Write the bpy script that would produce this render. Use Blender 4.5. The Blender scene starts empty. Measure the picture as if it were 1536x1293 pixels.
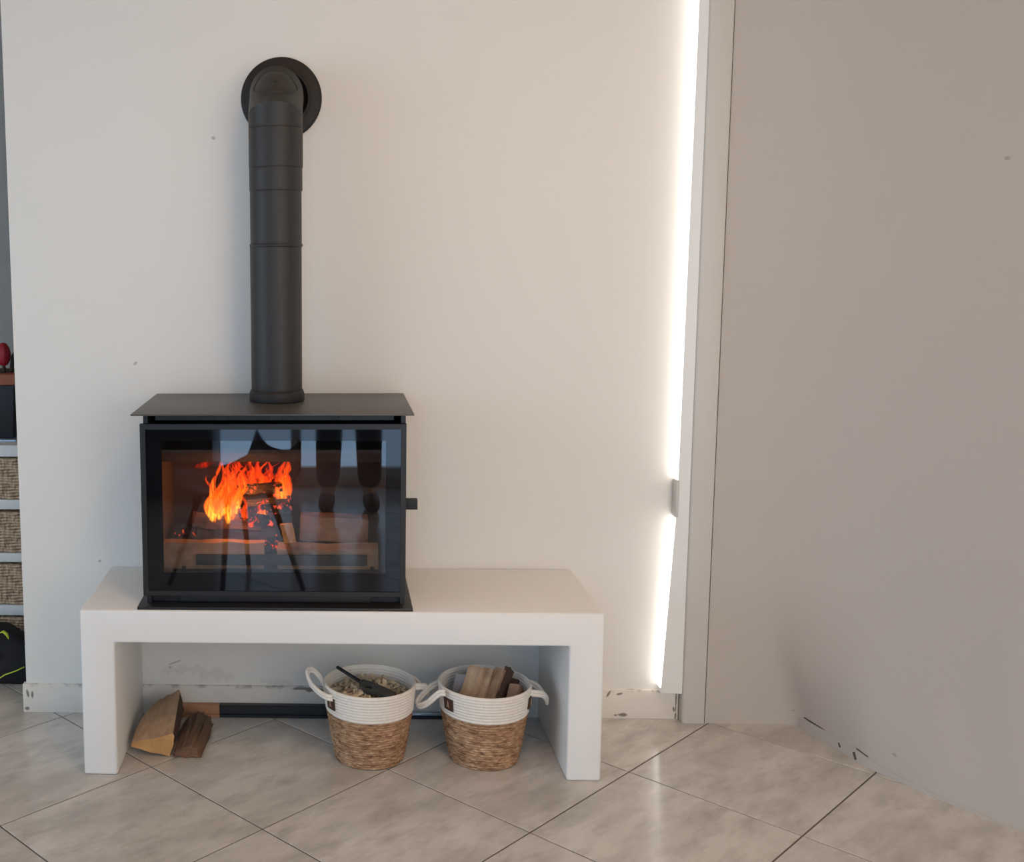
import bpy, bmesh, math, random
from mathutils import Vector, Matrix
random.seed(7)
S = bpy.context.scene
C = S.collection
PI = math.pi

# ---------------------------------------------------------------- camera
cam_d = bpy.data.cameras.new('camera'); cam = bpy.data.objects.new('camera', cam_d); C.objects.link(cam)
R_ = Vector((0.99906111, 0.04275899, -0.00696866)); U_ = Vector((0.00153105, 0.1259053, 0.99204108)); F_ = Vector((-0.04329607, 0.99112034, -0.12572162))
cam.matrix_world = Matrix(((R_.x, U_.x, -F_.x, 0.0), (R_.y, U_.y, -F_.y, -3.16159), (R_.z, U_.z, -F_.z, 1.36058), (0, 0, 0, 1)))
cam_d.sensor_fit = 'HORIZONTAL'; cam_d.sensor_width = 36; cam_d.lens = 38.775
cam_d.shift_x = 0.222294; cam_d.shift_y = -0.033646; cam_d.clip_start = 0.02
S.camera = cam

# ---------------------------------------------------------------- light and exposure
w = bpy.data.worlds.new('world'); S.world = w; w.use_nodes = True
w.node_tree.nodes['Background'].inputs[0].default_value = (0.55, 0.68, 0.9, 1)
w.node_tree.nodes['Background'].inputs[1].default_value = 0.25
S.view_settings.view_transform = 'Standard'; S.view_settings.look = 'None'
S.view_settings.exposure = -0.02; S.view_settings.gamma = 1; S.view_settings.use_curve_mapping = False
MAIN_WINDOW = 4.0        # daylight through the big window behind, to the right
SIDE_WINDOW = 3.6        # daylight through the wide window in the left wall
DIM_WINDOW = 3.4         # shaded glazed door straight behind
SLIT_WINDOW = 3.6        # narrow daylight slit beside the column
WARM_FILL = 10.0      # added lamp standing in for warm bounce off the ceiling

# ---------------------------------------------------------------- helpers
def tag(o, label=None, cat=None, group=None, kind=None):
    if label: o['label'] = label
    if cat: o['category'] = cat
    if group: o['group'] = group
    if kind: o['kind'] = kind
    return o

def empty(name, loc, label=None, cat=None, group=None, rotz=0):
    o = bpy.data.objects.new(name, None); C.objects.link(o); o.location = loc; o.rotation_euler = (0, 0, rotz)
    o.empty_display_size = .05
    return tag(o, label, cat, group)

class MB:
    def __init__(s): s.v = []; s.f = []; s.m = []; s.sm = []; s.cur = 0
    def face(s, ids, smooth=False): s.f.append(ids); s.m.append(s.cur); s.sm.append(smooth)
    def box(s, x0, x1, y0, y1, z0, z1):
        b = len(s.v)
        s.v += [(x0, y0, z0), (x1, y0, z0), (x1, y1, z0), (x0, y1, z0), (x0, y0, z1), (x1, y0, z1), (x1, y1, z1), (x0, y1, z1)]
        for q in ((3, 2, 1, 0), (4, 5, 6, 7), (0, 1, 5, 4), (1, 2, 6, 5), (2, 3, 7, 6), (3, 0, 4, 7)): s.face([b + i for i in q])
        return s
    def loft(s, rings, smooth=True, caps=True, closed=True):
        n = len(rings[0]); b = len(s.v)
        for r in rings: s.v += [tuple(p) for p in r]
        for k in range(len(rings) - 1):
            for i in range(n if closed else n - 1):
                j = (i + 1) % n
                s.face([b + k * n + i, b + k * n + j, b + (k + 1) * n + j, b + (k + 1) * n + i], smooth)
        if caps:
            s.face([b + i for i in reversed(range(n))]); s.face([b + (len(rings) - 1) * n + i for i in range(n)])
        return s
    def tube(s, path, r, seg=12, caps=True, flat=1.0, up=None):
        P = [Vector(p) for p in path]; n = len(P); rings = []; prev = None
        for i, p in enumerate(P):
            t = (P[min(i + 1, n - 1)] - P[max(i - 1, 0)]).normalized()
            if prev is None:
                a = Vector(up) if up else (Vector((0, 0, 1)) if abs(t.z) < .9 else Vector((0, 1, 0)))
            else: a = prev
            a = (a - t * a.dot(t)).normalized(); prev = a; bb = t.cross(a)
            rr = r[i] if isinstance(r, (list, tuple)) else r
            rings.append([p + rr * (math.cos(2 * PI * k / seg) * a * flat + math.sin(2 * PI * k / seg) * bb) for k in range(seg)])
        return s.loft(rings, True, caps)
    def lathe(s, prof, c=(0, 0, 0), seg=48, disp=None, caps=False):
        rings = []
        for k, (r, z) in enumerate(prof):
            ring = []
            for i in range(seg):
                a = 2 * PI * i / seg; rr = r + (disp(k, i, a) if disp else 0)
                ring.append((c[0] + rr * math.cos(a), c[1] + rr * math.sin(a), c[2] + z))
            rings.append(ring)
        return s.loft(rings, True, caps)
    def prism(s, pts, axis, a, b):
        def mk(u, v, t): return {'x': (t, u, v), 'y': (u, t, v), 'z': (u, v, t)}[axis]
        return s.loft([[mk(u, v, a) for u, v in pts], [mk(u, v, b) for u, v in pts]], False)
    def build(s, name, mats, parent=None, bevel=0, segs=2, smooth=None, loc=None):
        me = bpy.data.meshes.new(name); me.from_pydata(s.v, [], s.f)
        if not isinstance(mats, (list, tuple)): mats = [mats]
        for m in mats: me.materials.append(m)
        me.polygons.foreach_set('material_index', s.m); me.polygons.foreach_set('use_smooth', s.sm)
        bm = bmesh.new(); bm.from_mesh(me)
        bmesh.ops.recalc_face_normals(bm, faces=bm.faces)
        if bevel:
            es = [e for e in bm.edges if len(e.link_faces) == 2 and e.calc_face_angle(0) > .5]
            bmesh.ops.bevel(bm, geom=es, offset=bevel, segments=segs, profile=.5, affect='EDGES', clamp_overlap=True)
            for f in bm.faces: f.smooth = True
        bm.to_mesh(me); bm.free()
        if bevel:
            try: me.set_sharp_from_angle(angle=.6)
            except Exception: pass
        o = bpy.data.objects.new(name, me); C.objects.link(o)
        if parent:
            o.parent = parent
            if loc is None: o.matrix_parent_inverse = inv(parent)
        if loc is not None: o.location = loc
        return o

def inv(p):
    # parents are only translated / rotated about z, so build the inverse by hand (no depsgraph needed)
    m = Matrix.Identity(4); q = p
    while q is not None:
        m = Matrix.LocRotScale(q.location, q.rotation_euler, q.scale) @ (m if q is p else m); q = q.parent
        break
    return m.inverted()

# ---------------------------------------------------------------- materials
class N:
    def __init__(s, name):
        s.mat = bpy.data.materials.new(name); s.mat.use_nodes = True; s.t = s.mat.node_tree; s.n = s.t.nodes; s.l = s.t.links
        s.b = s.n['Principled BSDF']; s.out = s.n['Material Output']
    def add(s, typ, **kw):
        o = s.n.new(typ)
        for k, v in kw.items():
            if k == 'ins':
                for i, x in v.items(): s.set(o, i, x)
            else: setattr(o, k, v)
        return o
    def set(s, o, i, x):
        if isinstance(x, bpy.types.NodeSocket): s.l.new(x, o.inputs[i])
        else: o.inputs[i].default_value = x
    def coord(s, which='Object'): return s.add('ShaderNodeTexCoord').outputs[which]
    def mapping(s, v, scale=(1, 1, 1), loc=(0, 0, 0), rot=(0, 0, 0)):
        return s.add('ShaderNodeMapping', ins={'Vector': v, 'Scale': scale, 'Location': loc, 'Rotation': rot}).outputs[0]
    def noise(s, v, scale=5, detail=4, rough=.55, dist=0.0):
        return s.add('ShaderNodeTexNoise', ins={'Vector': v, 'Scale': scale, 'Detail': detail, 'Roughness': rough, 'Distortion': dist}).outputs[0]
    def ramp(s, f, stops, interp='LINEAR'):
        r = s.add('ShaderNodeValToRGB', ins={0: f}); e = r.color_ramp.elements; r.color_ramp.interpolation = interp
        while len(e) < len(stops): e.new(.5)
        for k, (p, c) in enumerate(stops):
            e[k].position = p; e[k].color = (*c, 1) if isinstance(c, (tuple, list)) else (c, c, c, 1)
        return r.outputs[0]
    def mix(s, f, a, b, mode='MIX'):
        m = s.add('ShaderNodeMix', data_type='RGBA', blend_type=mode)
        s.set(m, 0, f)
        for i, x in ((6, a), (7, b)):
            if isinstance(x, (tuple, list)) and len(x) == 3: x = (*x, 1)
            s.set(m, i, x)
        return m.outputs[2]
    def math(s, op, a, b=0.0, c=0.0, clamp=False):
        m = s.add('ShaderNodeMath', operation=op, use_clamp=clamp)
        s.set(m, 0, a); s.set(m, 1, b); s.set(m, 2, c); return m.outputs[0]
    def sep(s, v): return s.add('ShaderNodeSeparateXYZ', ins={0: v}).outputs
    def bump(s, h, strength=.2, dist=.01):
        o = s.add('ShaderNodeBump', ins={'Height': h, 'Strength': strength, 'Distance': dist}); s.l.new(o.outputs[0], s.b.inputs['Normal'])
    def p(s, **kw):
        for k, v in kw.items():
            k = k.replace('_', ' ')
            if isinstance(v, (tuple, list)) and len(v) == 3: v = (*v, 1)
            s.set(s.b, k, v)
        return s
    def blobs(s, v, items, wob=.35, wscale=60):
        """union of ragged spots: items = (u, z, ru, rz, angle); v = vector whose x,z are wall coordinates"""
        nz = s.noise(v, wscale, 3)
        x, y, z = s.sep(v)[0], s.sep(v)[1], s.sep(v)[2]
        tot = None
        for (u, zz, ru, rz, an) in items:
            dx = s.math('SUBTRACT', x, u); dz = s.math('SUBTRACT', z, zz)
            ca, sa = math.cos(an), math.sin(an)
            a = s.math('ADD', s.math('MULTIPLY', dx, ca / ru), s.math('MULTIPLY', dz, sa / ru))
            b = s.math('SUBTRACT', s.math('MULTIPLY', dz, ca / rz), s.math('MULTIPLY', dx, sa / rz))
            d = s.math('SQRT', s.math('ADD', s.math('MULTIPLY', a, a), s.math('MULTIPLY', b, b)))
            d = s.math('ADD', d, s.math('MULTIPLY', s.math('SUBTRACT', nz, .5), wob * 4))
            mr = s.add('ShaderNodeMapRange', ins={0: d, 1: .75, 2: 1.1, 3: 1.0, 4: 0.0}).outputs[0]
            tot = mr if tot is None else s.math('MAXIMUM', tot, mr)
        return tot

def simple(name, col, rough=.5, metal=0.0, spec=.5, var=.06, scale=30, bump=0.0):
    n = N(name); v = n.coord()
    nz = n.noise(v, scale, 3)
    c = n.mix(nz, tuple(x * (1 - var) for x in col), tuple(min(1, x * (1 + var)) for x in col))
    n.p(Base_Color=c, Roughness=rough, Metallic=metal, Specular_IOR_Level=spec)
    if bump: n.bump(nz, bump, .004)
    return n.mat

def wall_mat(name, col, marks=(), stains=(), rough=.7):
    n = N(name); v = n.coord()
    c = n.mix(n.noise(v, 1.3, 3), tuple(x * .975 for x in col), tuple(min(1, x * 1.02) for x in col))
    if stains: c = n.mix(n.math('MULTIPLY', n.blobs(v, stains, 1.0, 34), .28), c, (.58, .53, .46))
    if marks: c = n.mix(n.math('MULTIPLY', n.blobs(v, marks, .3, 90), .5), c, (.22, .19, .165))
    n.p(Base_Color=c, Roughness=rough, Specular_IOR_Level=.3)
    n.bump(n.math('ADD', n.noise(v, 5, 3), n.math('MULTIPLY', n.noise(v, 160, 2), .12)), .12, .01)
    return n.mat

M = {}
M['wall'] = wall_mat('white_wall_paint', (.81, .785, .74),
    marks=[(-.5698, 1.0572, .007, .004, .6), (-.3332, 1.6938, .006, .005, 0), (-.69, .468, .005, .004, .2), (-.472, .157, .022, .0025, .35), (-.487, .142, .004, .003, 0)],
    stains=[(-.45, .135, .07, .012, .05), (-.36, .120, .06, .02, -.2), (-.17, .098, .05, .008, -.1)])
M['greige'] = wall_mat('grey_beige_wall_paint', (.505, .462, .425), marks=[(1.560, 1.575, .003, .005, .2), (1.61, .9294, .003, .005, .5), (1.335, .0455, .004, .0025, 0), (1.46, .065, .004, .004, 0)])
M['bench'] = simple('white_plaster', (.82, .81, .795), .55, var=.02, scale=6, bump=.05)
M['column'] = simple('white_column_paint', (.60, .575, .54), .5, var=.02, scale=4)
M['ceil'] = simple('warm_ceiling', (.78, .54, .35), .8)
M['roomwall'] = simple('room_wall_paint', (.75, .70, .65), .8)

def baseboard_mat():
    n = N('scraped_skirting_plaster'); v = n.coord(); z = n.sep(v)[2]
    nz = n.noise(v, 14, 5); c = n.mix(nz, (.66, .61, .545), (.80, .76, .70))
    edge = n.add('ShaderNodeMapRange', ins={0: z, 1: .078, 2: .088, 3: 0.0, 4: 1.0}).outputs[0]
    brk = n.ramp(n.noise(v, 22, 4, .6), [(.50, 0.0), (.60, 1.0)])
    m1 = n.math('MULTIPLY', edge, brk)
    m1 = n.math('MULTIPLY', m1, .55)
    mk = n.blobs(v, [(.855, .012, .016, .006, 0), (.835, .011, .005, .003, 0), (.812, .076, .0035, .012, -.5), (.843, .076, .010, .0035, .2), (1.003, .030, .003, .009, .2),
                     (1.0085, .055, .0022, .03, 0), (1.0085, .01, .0025, .012, 0), (-.922, .012, .007, .006, 0), (-.919, .06, .004, .014, .2), (-.905, .055, .004, .012, 0), (-.04, .078, .02, .006, 0), (-.09, .083, .03, .005, 0),
                     (.0, .074, .012, .008, .3), (-.025, .06, .008, .008, .3), (-.07, .078, .01, .006, 0)], .32, 70)
    m = n.math('MAXIMUM', m1, n.math('MULTIPLY', mk, .85))
    n.p(Base_Color=n.mix(m, c, (.17, .14, .12)), Roughness=.85, Specular_IOR_Level=.2)
    n.bump(nz, .3, .006); return n.mat
M['baseboard'] = baseboard_mat()

def right_base_mat():
    n = N('scraped_base_plaster'); v = n.coord('Object'); nz = n.noise(v, 14, 5)
    n.p(Base_Color=n.mix(nz, (.46, .425, .395), (.53, .49, .46)), Roughness=.85); n.bump(nz, .25, .006); return n.mat
M['rbase'] = right_base_mat()

def tile_mat():
    n = N('grey_beige_stone_tile'); oi = n.add('ShaderNodeObjectInfo').outputs['Random']
    v = n.coord('Object')
    off = n.add('ShaderNodeVectorMath', operation='SCALE', ins={0: (37.0, 23.0, 11.0), 3: oi}).outputs[0]
    v2 = n.add('ShaderNodeVectorMath', operation='ADD', ins={0: v, 1: off}).outputs[0]
    vm = n.mapping(v2, (1, 2.4, 1), rot=(0, 0, .5))
    big = n.noise(vm, 2.6, 6, .62, .35); med = n.noise(vm, 8, 6, .6, 0.0); fine = n.noise(v2, 70, 3)
    c = n.ramp(big, [(.30, (.47, .447, .415)), (.47, (.585, .558, .522)), (.62, (.655, .628, .592)), (.8, (.56, .535, .505))])
    c = n.mix(n.ramp(med, [(.44, 0.0), (.70, .85)]), c, (.42, .393, .362))
    c = n.mix(n.math('MULTIPLY', fine, .12), c, (.22, .2, .18))
    n.p(Base_Color=c, Roughness=n.add('ShaderNodeMapRange', ins={0: med, 1: .3, 2: .7, 3: .13, 4: .19}).outputs[0], Specular_IOR_Level=.5)
    n.bump(n.math('ADD', med, n.math('MULTIPLY', fine, .2)), .012, .003); return n.mat
M['tile'] = tile_mat()
M['grout'] = simple('grey_brown_grout', (.13, .108, .09), .9)

M['steel'] = simple('black_stove_steel', (.016, .0155, .016), .42, .0, .45, .12, 60)
M['plate'] = simple('stove_top_steel', (.060, .056, .053), .40, .0, .6, .1, 25)
M['pipe'] = simple('black_flue_paint', (.027, .0255, .025), .50, .0, .45, .1, 40)
M['rosette'] = simple('dark_brown_rosette_paint', (.020, .017, .0165), .55, 0, .35)
M['iron'] = simple('black_cast_iron', (.012, .012, .013), .6)
M['printed'] = simple('black_printed_glass', (.006, .006, .008), .03, 0, .5, 0)
M['brick'] = simple('sooty_firebrick', (.060, .046, .038), .9, var=.4, scale=9, bump=.3)
def glass_mat():
    n = N('clear_stove_glass'); t = n.add('ShaderNodeBsdfTransparent', ins={0: (.93, .92, .92, 1)}); g = n.add('ShaderNodeBsdfGlossy', ins={0: (1, 1, 1, 1), 1: .015})
    f = n.add('ShaderNodeFresnel', ins={0: 1.52}).outputs[0]
    m = n.add('ShaderNodeMixShader', ins={0: f, 1: t.outputs[0], 2: g.outputs[0]}); n.l.new(m.outputs[0], n.out.inputs[0]); return n.mat
M['glass'] = glass_mat()

def emit(name, col, st):
    n = N(name); e = n.add('ShaderNodeEmission', ins={0: (*col, 1), 1: st}); n.l.new(e.outputs[0], n.out.inputs[0]); return n.mat
M['win_main'] = emit('bright_daylight_window', (1.0, .92, .81), MAIN_WINDOW)
M['win_side'] = emit('side_daylight_window', (.64, .82, 1.0), SIDE_WINDOW)
M['win_dim'] = emit('shaded_daylight_window', (.45, .69, 1.0), DIM_WINDOW)
M['win_slit'] = emit('slit_daylight', (1.0, .97, .90), SLIT_WINDOW)

def flame_mat():
    n = N('flame'); a = n.add('ShaderNodeAttribute', attribute_name='fire_mix', attribute_type='GEOMETRY')
    h = n.sep(a.outputs['Vector']); heat, alpha = h[0], h[1]
    nz = n.noise(n.mapping(n.coord(), (120, 60, 26)), 1.0, 3, .6, .8)
    al = n.math('MULTIPLY', alpha, n.ramp(nz, [(.36, .04), (.58, 1.0)]), clamp=True)
    hh = n.math('ADD', heat, n.math('MULTIPLY', n.math('SUBTRACT', nz, .5), .6), clamp=True)
    col = n.ramp(hh, [(0.0, (.40, .010, .006)), (.30, (1.1, .040, .010)), (.62, (1.8, .15, .012)), (.86, (2.4, .40, .02)), (1.0, (3.0, 1.1, .10))])
    e = n.add('ShaderNodeEmission', ins={0: col, 1: 1.0}); t = n.add('ShaderNodeBsdfTransparent')
    m = n.add('ShaderNodeMixShader', ins={0: al, 1: t.outputs[0], 2: e.outputs[0]}); n.l.new(m.outputs[0], n.out.inputs[0]); return n.mat
M['flame'] = flame_mat()

def wood_mat(name, c1, c2, c3, axis='x', scale=22, rough=.75, ember=0.0, bump=.3):
    n = N(name); v = n.coord()
    sc = {'x': (.12, 1, 1), 'y': (1, .12, 1), 'z': (1, 1, .12)}[axis]
    g = n.noise(n.mapping(v, sc), scale * 3, 5, .6, .4); b = n.noise(v, scale * .6, 4)
    c = n.mix(g, c1, c2); c = n.mix(n.ramp(b, [(.45, 0.0), (.75, .8)]), c, c3)
    n.p(Base_Color=c, Roughness=rough, Specular_IOR_Level=.2)
    if ember:
        em = n.ramp(n.noise(v, 45, 4, .65), [(.56, (0, 0, 0)), (.66, (1.6, .12, .03)), (.8, (2.6, .5, .1))])
        n.set(n.b, 'Emission Color', em); n.set(n.b, 'Emission Strength', ember)
    n.bump(n.math('ADD', g, b), bump, .006); return n.mat
M['wood_y'] = wood_mat('split_wood', (.33, .22, .14), (.55, .39, .26), (.24, .155, .095), 'y')
M['endgrain'] = wood_mat('sawn_end_grain', (.50, .275, .105), (.66, .40, .18), (.42, .22, .085), 'z', 30, bump=.15)
M['bark'] = wood_mat('dark_bark', (.085, .052, .036), (.19, .125, .088), (.36, .16, .085), 'y', 14, .9, bump=.8)
M['bark_dark'] = wood_mat('dark_bark_edge', (.045, .028, .022), (.09, .055, .04), (.12, .06, .04), 'y', 20, .9, bump=.6)
M['log_x'] = wood_mat('burning_log_wood', (.30, .17, .095), (.50, .32, .19), (.07, .045, .032), 'x', 18)
M['log_red'] = wood_mat('reddish_split_log', (.26, .12, .065), (.40, .215, .12), (.16, .07, .04), 'x', 18)
M['char'] = wood_mat('charred_wood', (.018, .014, .013), (.06, .045, .04), (.03, .02, .018), 'x', 18, .9, ember=1.0)
M['charlog'] = wood_mat('scorched_bark', (.08, .045, .033), (.20, .11, .08), (.03, .02, .017), 'x', 16, .9)
M['kind1'] = wood_mat('kindling_wood', (.46, .30, .19), (.62, .44, .30), (.34, .21, .13), 'z', 22)
M['kind2'] = wood_mat('kindling_wood_dark', (.27, .165, .105), (.44, .285, .185), (.10, .06, .045), 'z', 22)
M['kind3'] = wood_mat('kindling_grey', (.20, .195, .215), (.31, .30, .32), (.15, .14, .15), 'z', 22)
M['kindbark'] = wood_mat('kindling_bark', (.06, .035, .028), (.13, .075, .055), (.04, .025, .02), 'z', 22, .9)
M['straw'] = wood_mat('pale_wood_shavings', (.56, .44, .30), (.80, .67, .49), (.42, .31, .19), 'x', 30, .8)

def seagrass_mat():
    n = N('twisted_seagrass'); v = n.coord()
    cv = n.mapping(v, (46, 46, 200), rot=(.10, .06, 0))
    st = n.noise(cv, .9, 4, .65, .3); sl = n.noise(v, 9, 2)
    c = n.ramp(st, [(.34, (.12, .062, .032)), (.46, (.36, .20, .11)), (.58, (.53, .33, .19)), (.70, (.70, .50, .32))])
    c = n.mix(n.math('MULTIPLY', sl, .35), c, (.24, .12, .06))
    n.p(Base_Color=c, Roughness=.7, Specular_IOR_Level=.3); n.bump(st, .5, .004); return n.mat
M['seagrass'] = seagrass_mat()
def rope_mat():
    n = N('white_cotton_rope'); v = n.coord(); x, y, z = n.sep(v)[0], n.sep(v)[1], n.sep(v)[2]
    st = n.noise(n.mapping(v, (1, 1, .5)), 120, 3)
    n.p(Base_Color=n.mix(st, (.70, .645, .575), (.85, .805, .74)), Roughness=.9, Specular_IOR_Level=.15); n.bump(st, .3, .003); return n.mat
M['rope'] = rope_mat()
M['leather'] = simple('dark_brown_leather', (.058, .024, .016), .6, var=.15)
M['emblem'] = simple('pale_emblem_print', (.42, .27, .19), .7)
M['lighter'] = simple('dark_green_grey_plastic', (.040, .043, .040), .5)
M['nozzle'] = simple('black_nozzle', (.008, .008, .009), .4)
M['bar_black'] = simple('black_rail', (.010, .011, .014), .4)
M['bar_brown'] = wood_mat('copper_brown_rail_end', (.40, .20, .115), (.50, .26, .155), (.36, .17, .09), 'x', 20, .55, bump=.05)
M['bar_metal'] = simple('pale_blue_metal', (.55, .68, .80), .3, .6)
M['shelf'] = simple('white_shelf_lacquer', (.80, .81, .80), .4, var=.02)
def wicker_mat():
    n = N('woven_wicker'); st = n.noise(n.mapping(n.coord(), (2.2, 1, .7)), 50, 4)
    n.p(Base_Color=n.ramp(st, [(.32, (.20, .12, .07)), (.48, (.52, .37, .24)), (.66, (.74, .57, .40))]), Roughness=.75); n.bump(st, .4, .004); return n.mat
M['wicker'] = wicker_mat()
M['pot'] = simple('black_planter', (.014, .014, .019), .5)
M['terracotta'] = simple('terracotta_rim', (.36, .115, .065), .7)
M['red'] = simple('red_bud', (.36, .012, .028), .45, var=.2)
M['soil'] = simple('dark_soil', (.05, .035, .028), .9)
M['bag'] = simple('black_sport_fabric', (.010, .010, .014), .8)
M['neon'] = simple('neon_yellow', (.62, .75, .05), .6)
M['dark'] = simple('dark_furniture', (.02, .016, .014), .5)
M['skin'] = simple('skin', (.5, .32, .24), .5)
M['jeans'] = simple('dark_trousers', (.012, .012, .018), .9)
M['jumper'] = simple('dark_jumper', (.03, .03, .035), .9)
M['shoe'] = simple('dark_shoes', (.02, .015, .013), .6)
M['hair'] = simple('dark_hair', (.02, .014, .01), .7)
M['frame_dark'] = simple('dark_window_frame', (.03, .03, .035), .5)

# ---------------------------------------------------------------- setting
ZF = 2.62
T = .45; TH = math.radians(45.3146); G0 = (-.16858511, -.67315664)
ea = Vector((math.cos(TH), math.sin(TH))) * T; eb = Vector((-math.sin(TH), math.cos(TH))) * T

floor = tag(MB().box(-3.6, 3.2, -5.3, 1.4, -.06, -.0020).build('floor', M['grout']), kind='structure')
RW = [(1.0855, 0), (1.290, 0), (1.318, -.004), (1.336, -.02), (1.3475, -.05), (1.3605, -.10), (1.388, -.178), (1.409, -.254), (1.4235, -.305), (1.4365, -.332), (1.457, -.366), (1.503, -.458), (1.6163, -.620), (2.9, -2.40)]
tm = None
hs = T / 2 - .0021
for i in range(-16, 17):
    for j in range(-16, 17):
        c = Vector(G0) + ea * (i + .5) + eb * (j + .5)
        if not (-3.0 < c.x < 2.6 and -4.6 < c.y < 1.0): continue
        if c.x - 1.75 > (-c.y) * .72 : continue
        if tm is None:
            mb = MB(); b = .0011
            mb.loft([[(-hs, -hs, -.006), (hs, -hs, -.006), (hs, hs, -.006), (-hs, hs, -.006)], [(-hs, -hs, -b), (hs, -hs, -b), (hs, hs, -b), (-hs, hs, -b)],
                     [(-hs + b, -hs + b, 0), (hs - b, -hs + b, 0), (hs - b, hs - b, 0), (-hs + b, hs - b, 0)]], False)
            o = mb.build('tile', M['tile'], floor, loc=(c.x, c.y, 0)); tm = o
        else:
            o = tm.copy(); C.objects.link(o); o.parent = floor; o.location = (c.x, c.y, 0)
        o.rotation_euler = (0, 0, TH)

# main wall, ending freely at the left
tag(MB().box(-.926, 1.60, 0, .13, 0, ZF).build('wall_back', M['wall'], bevel=.004), kind='structure')

def wall_strip(path, z0, z1, th, name, mat, bev=0, taper=0):
    # wall that follows a floor path; thickness th on its outer side
    n = len(path); P = [Vector(p) for p in path]; nor = []; Z1 = [z1 - (z1 - z0 - .004) * (max(0, i - (n - 1 - taper)) / taper if taper else 0) for i in range(n)]
    for i in range(n):
        t = (P[min(i + 1, n - 1)] - P[max(i - 1, 0)]).normalized(); nor.append(Vector((-t.y, t.x)))
    mb = MB()
    rings = [[(P[i].x, P[i].y, z0), (P[i].x, P[i].y, Z1[i]), (P[i].x + nor[i].x * th, P[i].y + nor[i].y * th, Z1[i]), (P[i].x + nor[i].x * th, P[i].y + nor[i].y * th, z0)] for i in range(n)]
    b = 0
    mb.loft(rings, True)
    o = mb.build(name, mat)
    try: o.data.set_sharp_from_angle(angle=.7)
    except Exception: pass
    return o
RW2 = [(x, y - .036 if x < 1.30 else y - .036 * max(0, (1.36 - x) / .06)) if x < 1.36 else (x, y) for x, y in RW]
def corner_path(k):
    # inner corner of the plaster, rounder the larger k (0 sharp at the floor)
    A0, A1, A2, A3 = Vector((1.0855, -.036)), Vector((1.338, -.030)), Vector((1.430, -.318)), Vector((1.6163, -.620))
    sharp = [Vector(p) for p in RW2[1:12]]
    n_ = 24; out = []
    L_ = [0]
    for a, b in zip(RW2[:-2], RW2[1:-1]): L_.append(L_[-1] + (Vector(b) - Vector(a)).length)
    for i in range(n_ + 1):
        d_ = L_[-1] * i / n_
        for q in range(len(L_) - 1):
            if d_ <= L_[q + 1] + 1e-9: break
        f_ = (d_ - L_[q]) / (L_[q + 1] - L_[q]); ps = Vector(RW2[q]).lerp(Vector(RW2[q + 1]), f_)
        t_ = i / n_; a_ = Vector((1.0855, -.036)); c_ = Vector((1.372, -.036)); e_ = Vector((1.6163, -.620))
        pr__ = a_ * (1 - t_) ** 2 + c_ * 2 * t_ * (1 - t_) + e_ * t_ ** 2
        out.append(ps.lerp(pr__, k))
    out.append(Vector((2.9, -2.40)))
    return out
mb = MB(); rings = []
for z, k in ((0, 0), (.05, .02), (.12, .25), (.22, .62), (.34, .9), (.5, 1.0), (ZF, 1.0)):
    rings.append([(p.x, p.y, z) for p in corner_path(k)])
back_ = [[(p[0] + .16, p[1] + .14, p[2]) for p in r] for r in rings]
mb.loft(rings, True, caps=False, closed=False); mb.loft(back_, True, caps=False, closed=False)
for a, b in ((rings[-1], back_[-1]), (rings[0], back_[0])): mb.loft([a, b], False, caps=False, closed=False)
wr = tag(mb.build('wall_right', M['greige']), kind='structure')
# scraped plaster strip at the foot of the right wall, with the open joints that show as dark slots
rb = [(x - .003, y - .001) for x, y in RW2[4:13]]
brt = tag(wall_strip(rb, 0, .034, .02, 'baseboard_right', M['rbase'], taper=5), kind='structure')
mb = MB()
def slot(pts, r): mb.tube([(x, y, z) for x, y, z in pts], r, 6)
slot([(1.3535, -.072, .039), (1.361, -.099, .037), (1.373, -.137, .034), (1.386, -.173, .030)], [.0036, .0032, .0026, .001])
slot([(1.3935, -.205, .022), (1.3955, -.212, .012)], .0035)
slot([(1.4075, -.262, .022), (1.4105, -.270, .004)], .0035)
slot([(1.4115, -.268, .034), (1.4235, -.306, .029)], .0015)
o = mb.build('joint_gap', simple('dark_joint', (.085, .065, .05), .9), brt)

# base strip of the main wall, three visible runs are one board
tag(MB().box(-.934, 1.0165, -.010, .012, 0, .0885).build('baseboard_back', M['baseboard'], bevel=.0015), kind='structure')

# column with the narrow daylight slit beside it
col = MB()
col.prism([(1.018, .02), (1.018, -.034), (1.021, -.039), (1.028, -.041), (1.078, -.041), (1.083, -.039), (1.0845, -.03), (1.0845, .02)], 'z', 0, ZF)
trim = tag(col.build('trim_1', M['column'], bevel=.0015), kind='structure')
win = tag(empty('window_1', (.985, 0, .1)), kind='structure')
def slant(za, zb, xa, xb, w_, y0, y1, name, mat, x1=None):
    m_ = MB(); m_.loft([[(x, y0, z), (x1 if x1 else x + w_, y0 - (.004 if x1 else 0), z), (x1 if x1 else x + w_, y1, z), (x, y1, z)] for z, x in ((za, xa), (zb, xb))], False)
    return m_.build(name, mat, win)
slant(.0885, .66, .9575, .9845, 0, -.030, .004, 'frame', M['shelf'], 1.0175); slant(.66, ZF, .9845, .9945, 0, -.030, .004, 'frame', M['shelf'], 1.0175)
slant(.105, .612, .9545, .9785, .0034, -.029, -.0008, 'pane', M['win_slit']); slant(.722, ZF - .1, .9825, .9905, .0034, -.029, -.0008, 'pane', M['win_slit'])
MB().box(.978, .9885, -.0335, -.0006, .612, .722).build('mullion', M['column'], win, bevel=.004)

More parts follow.
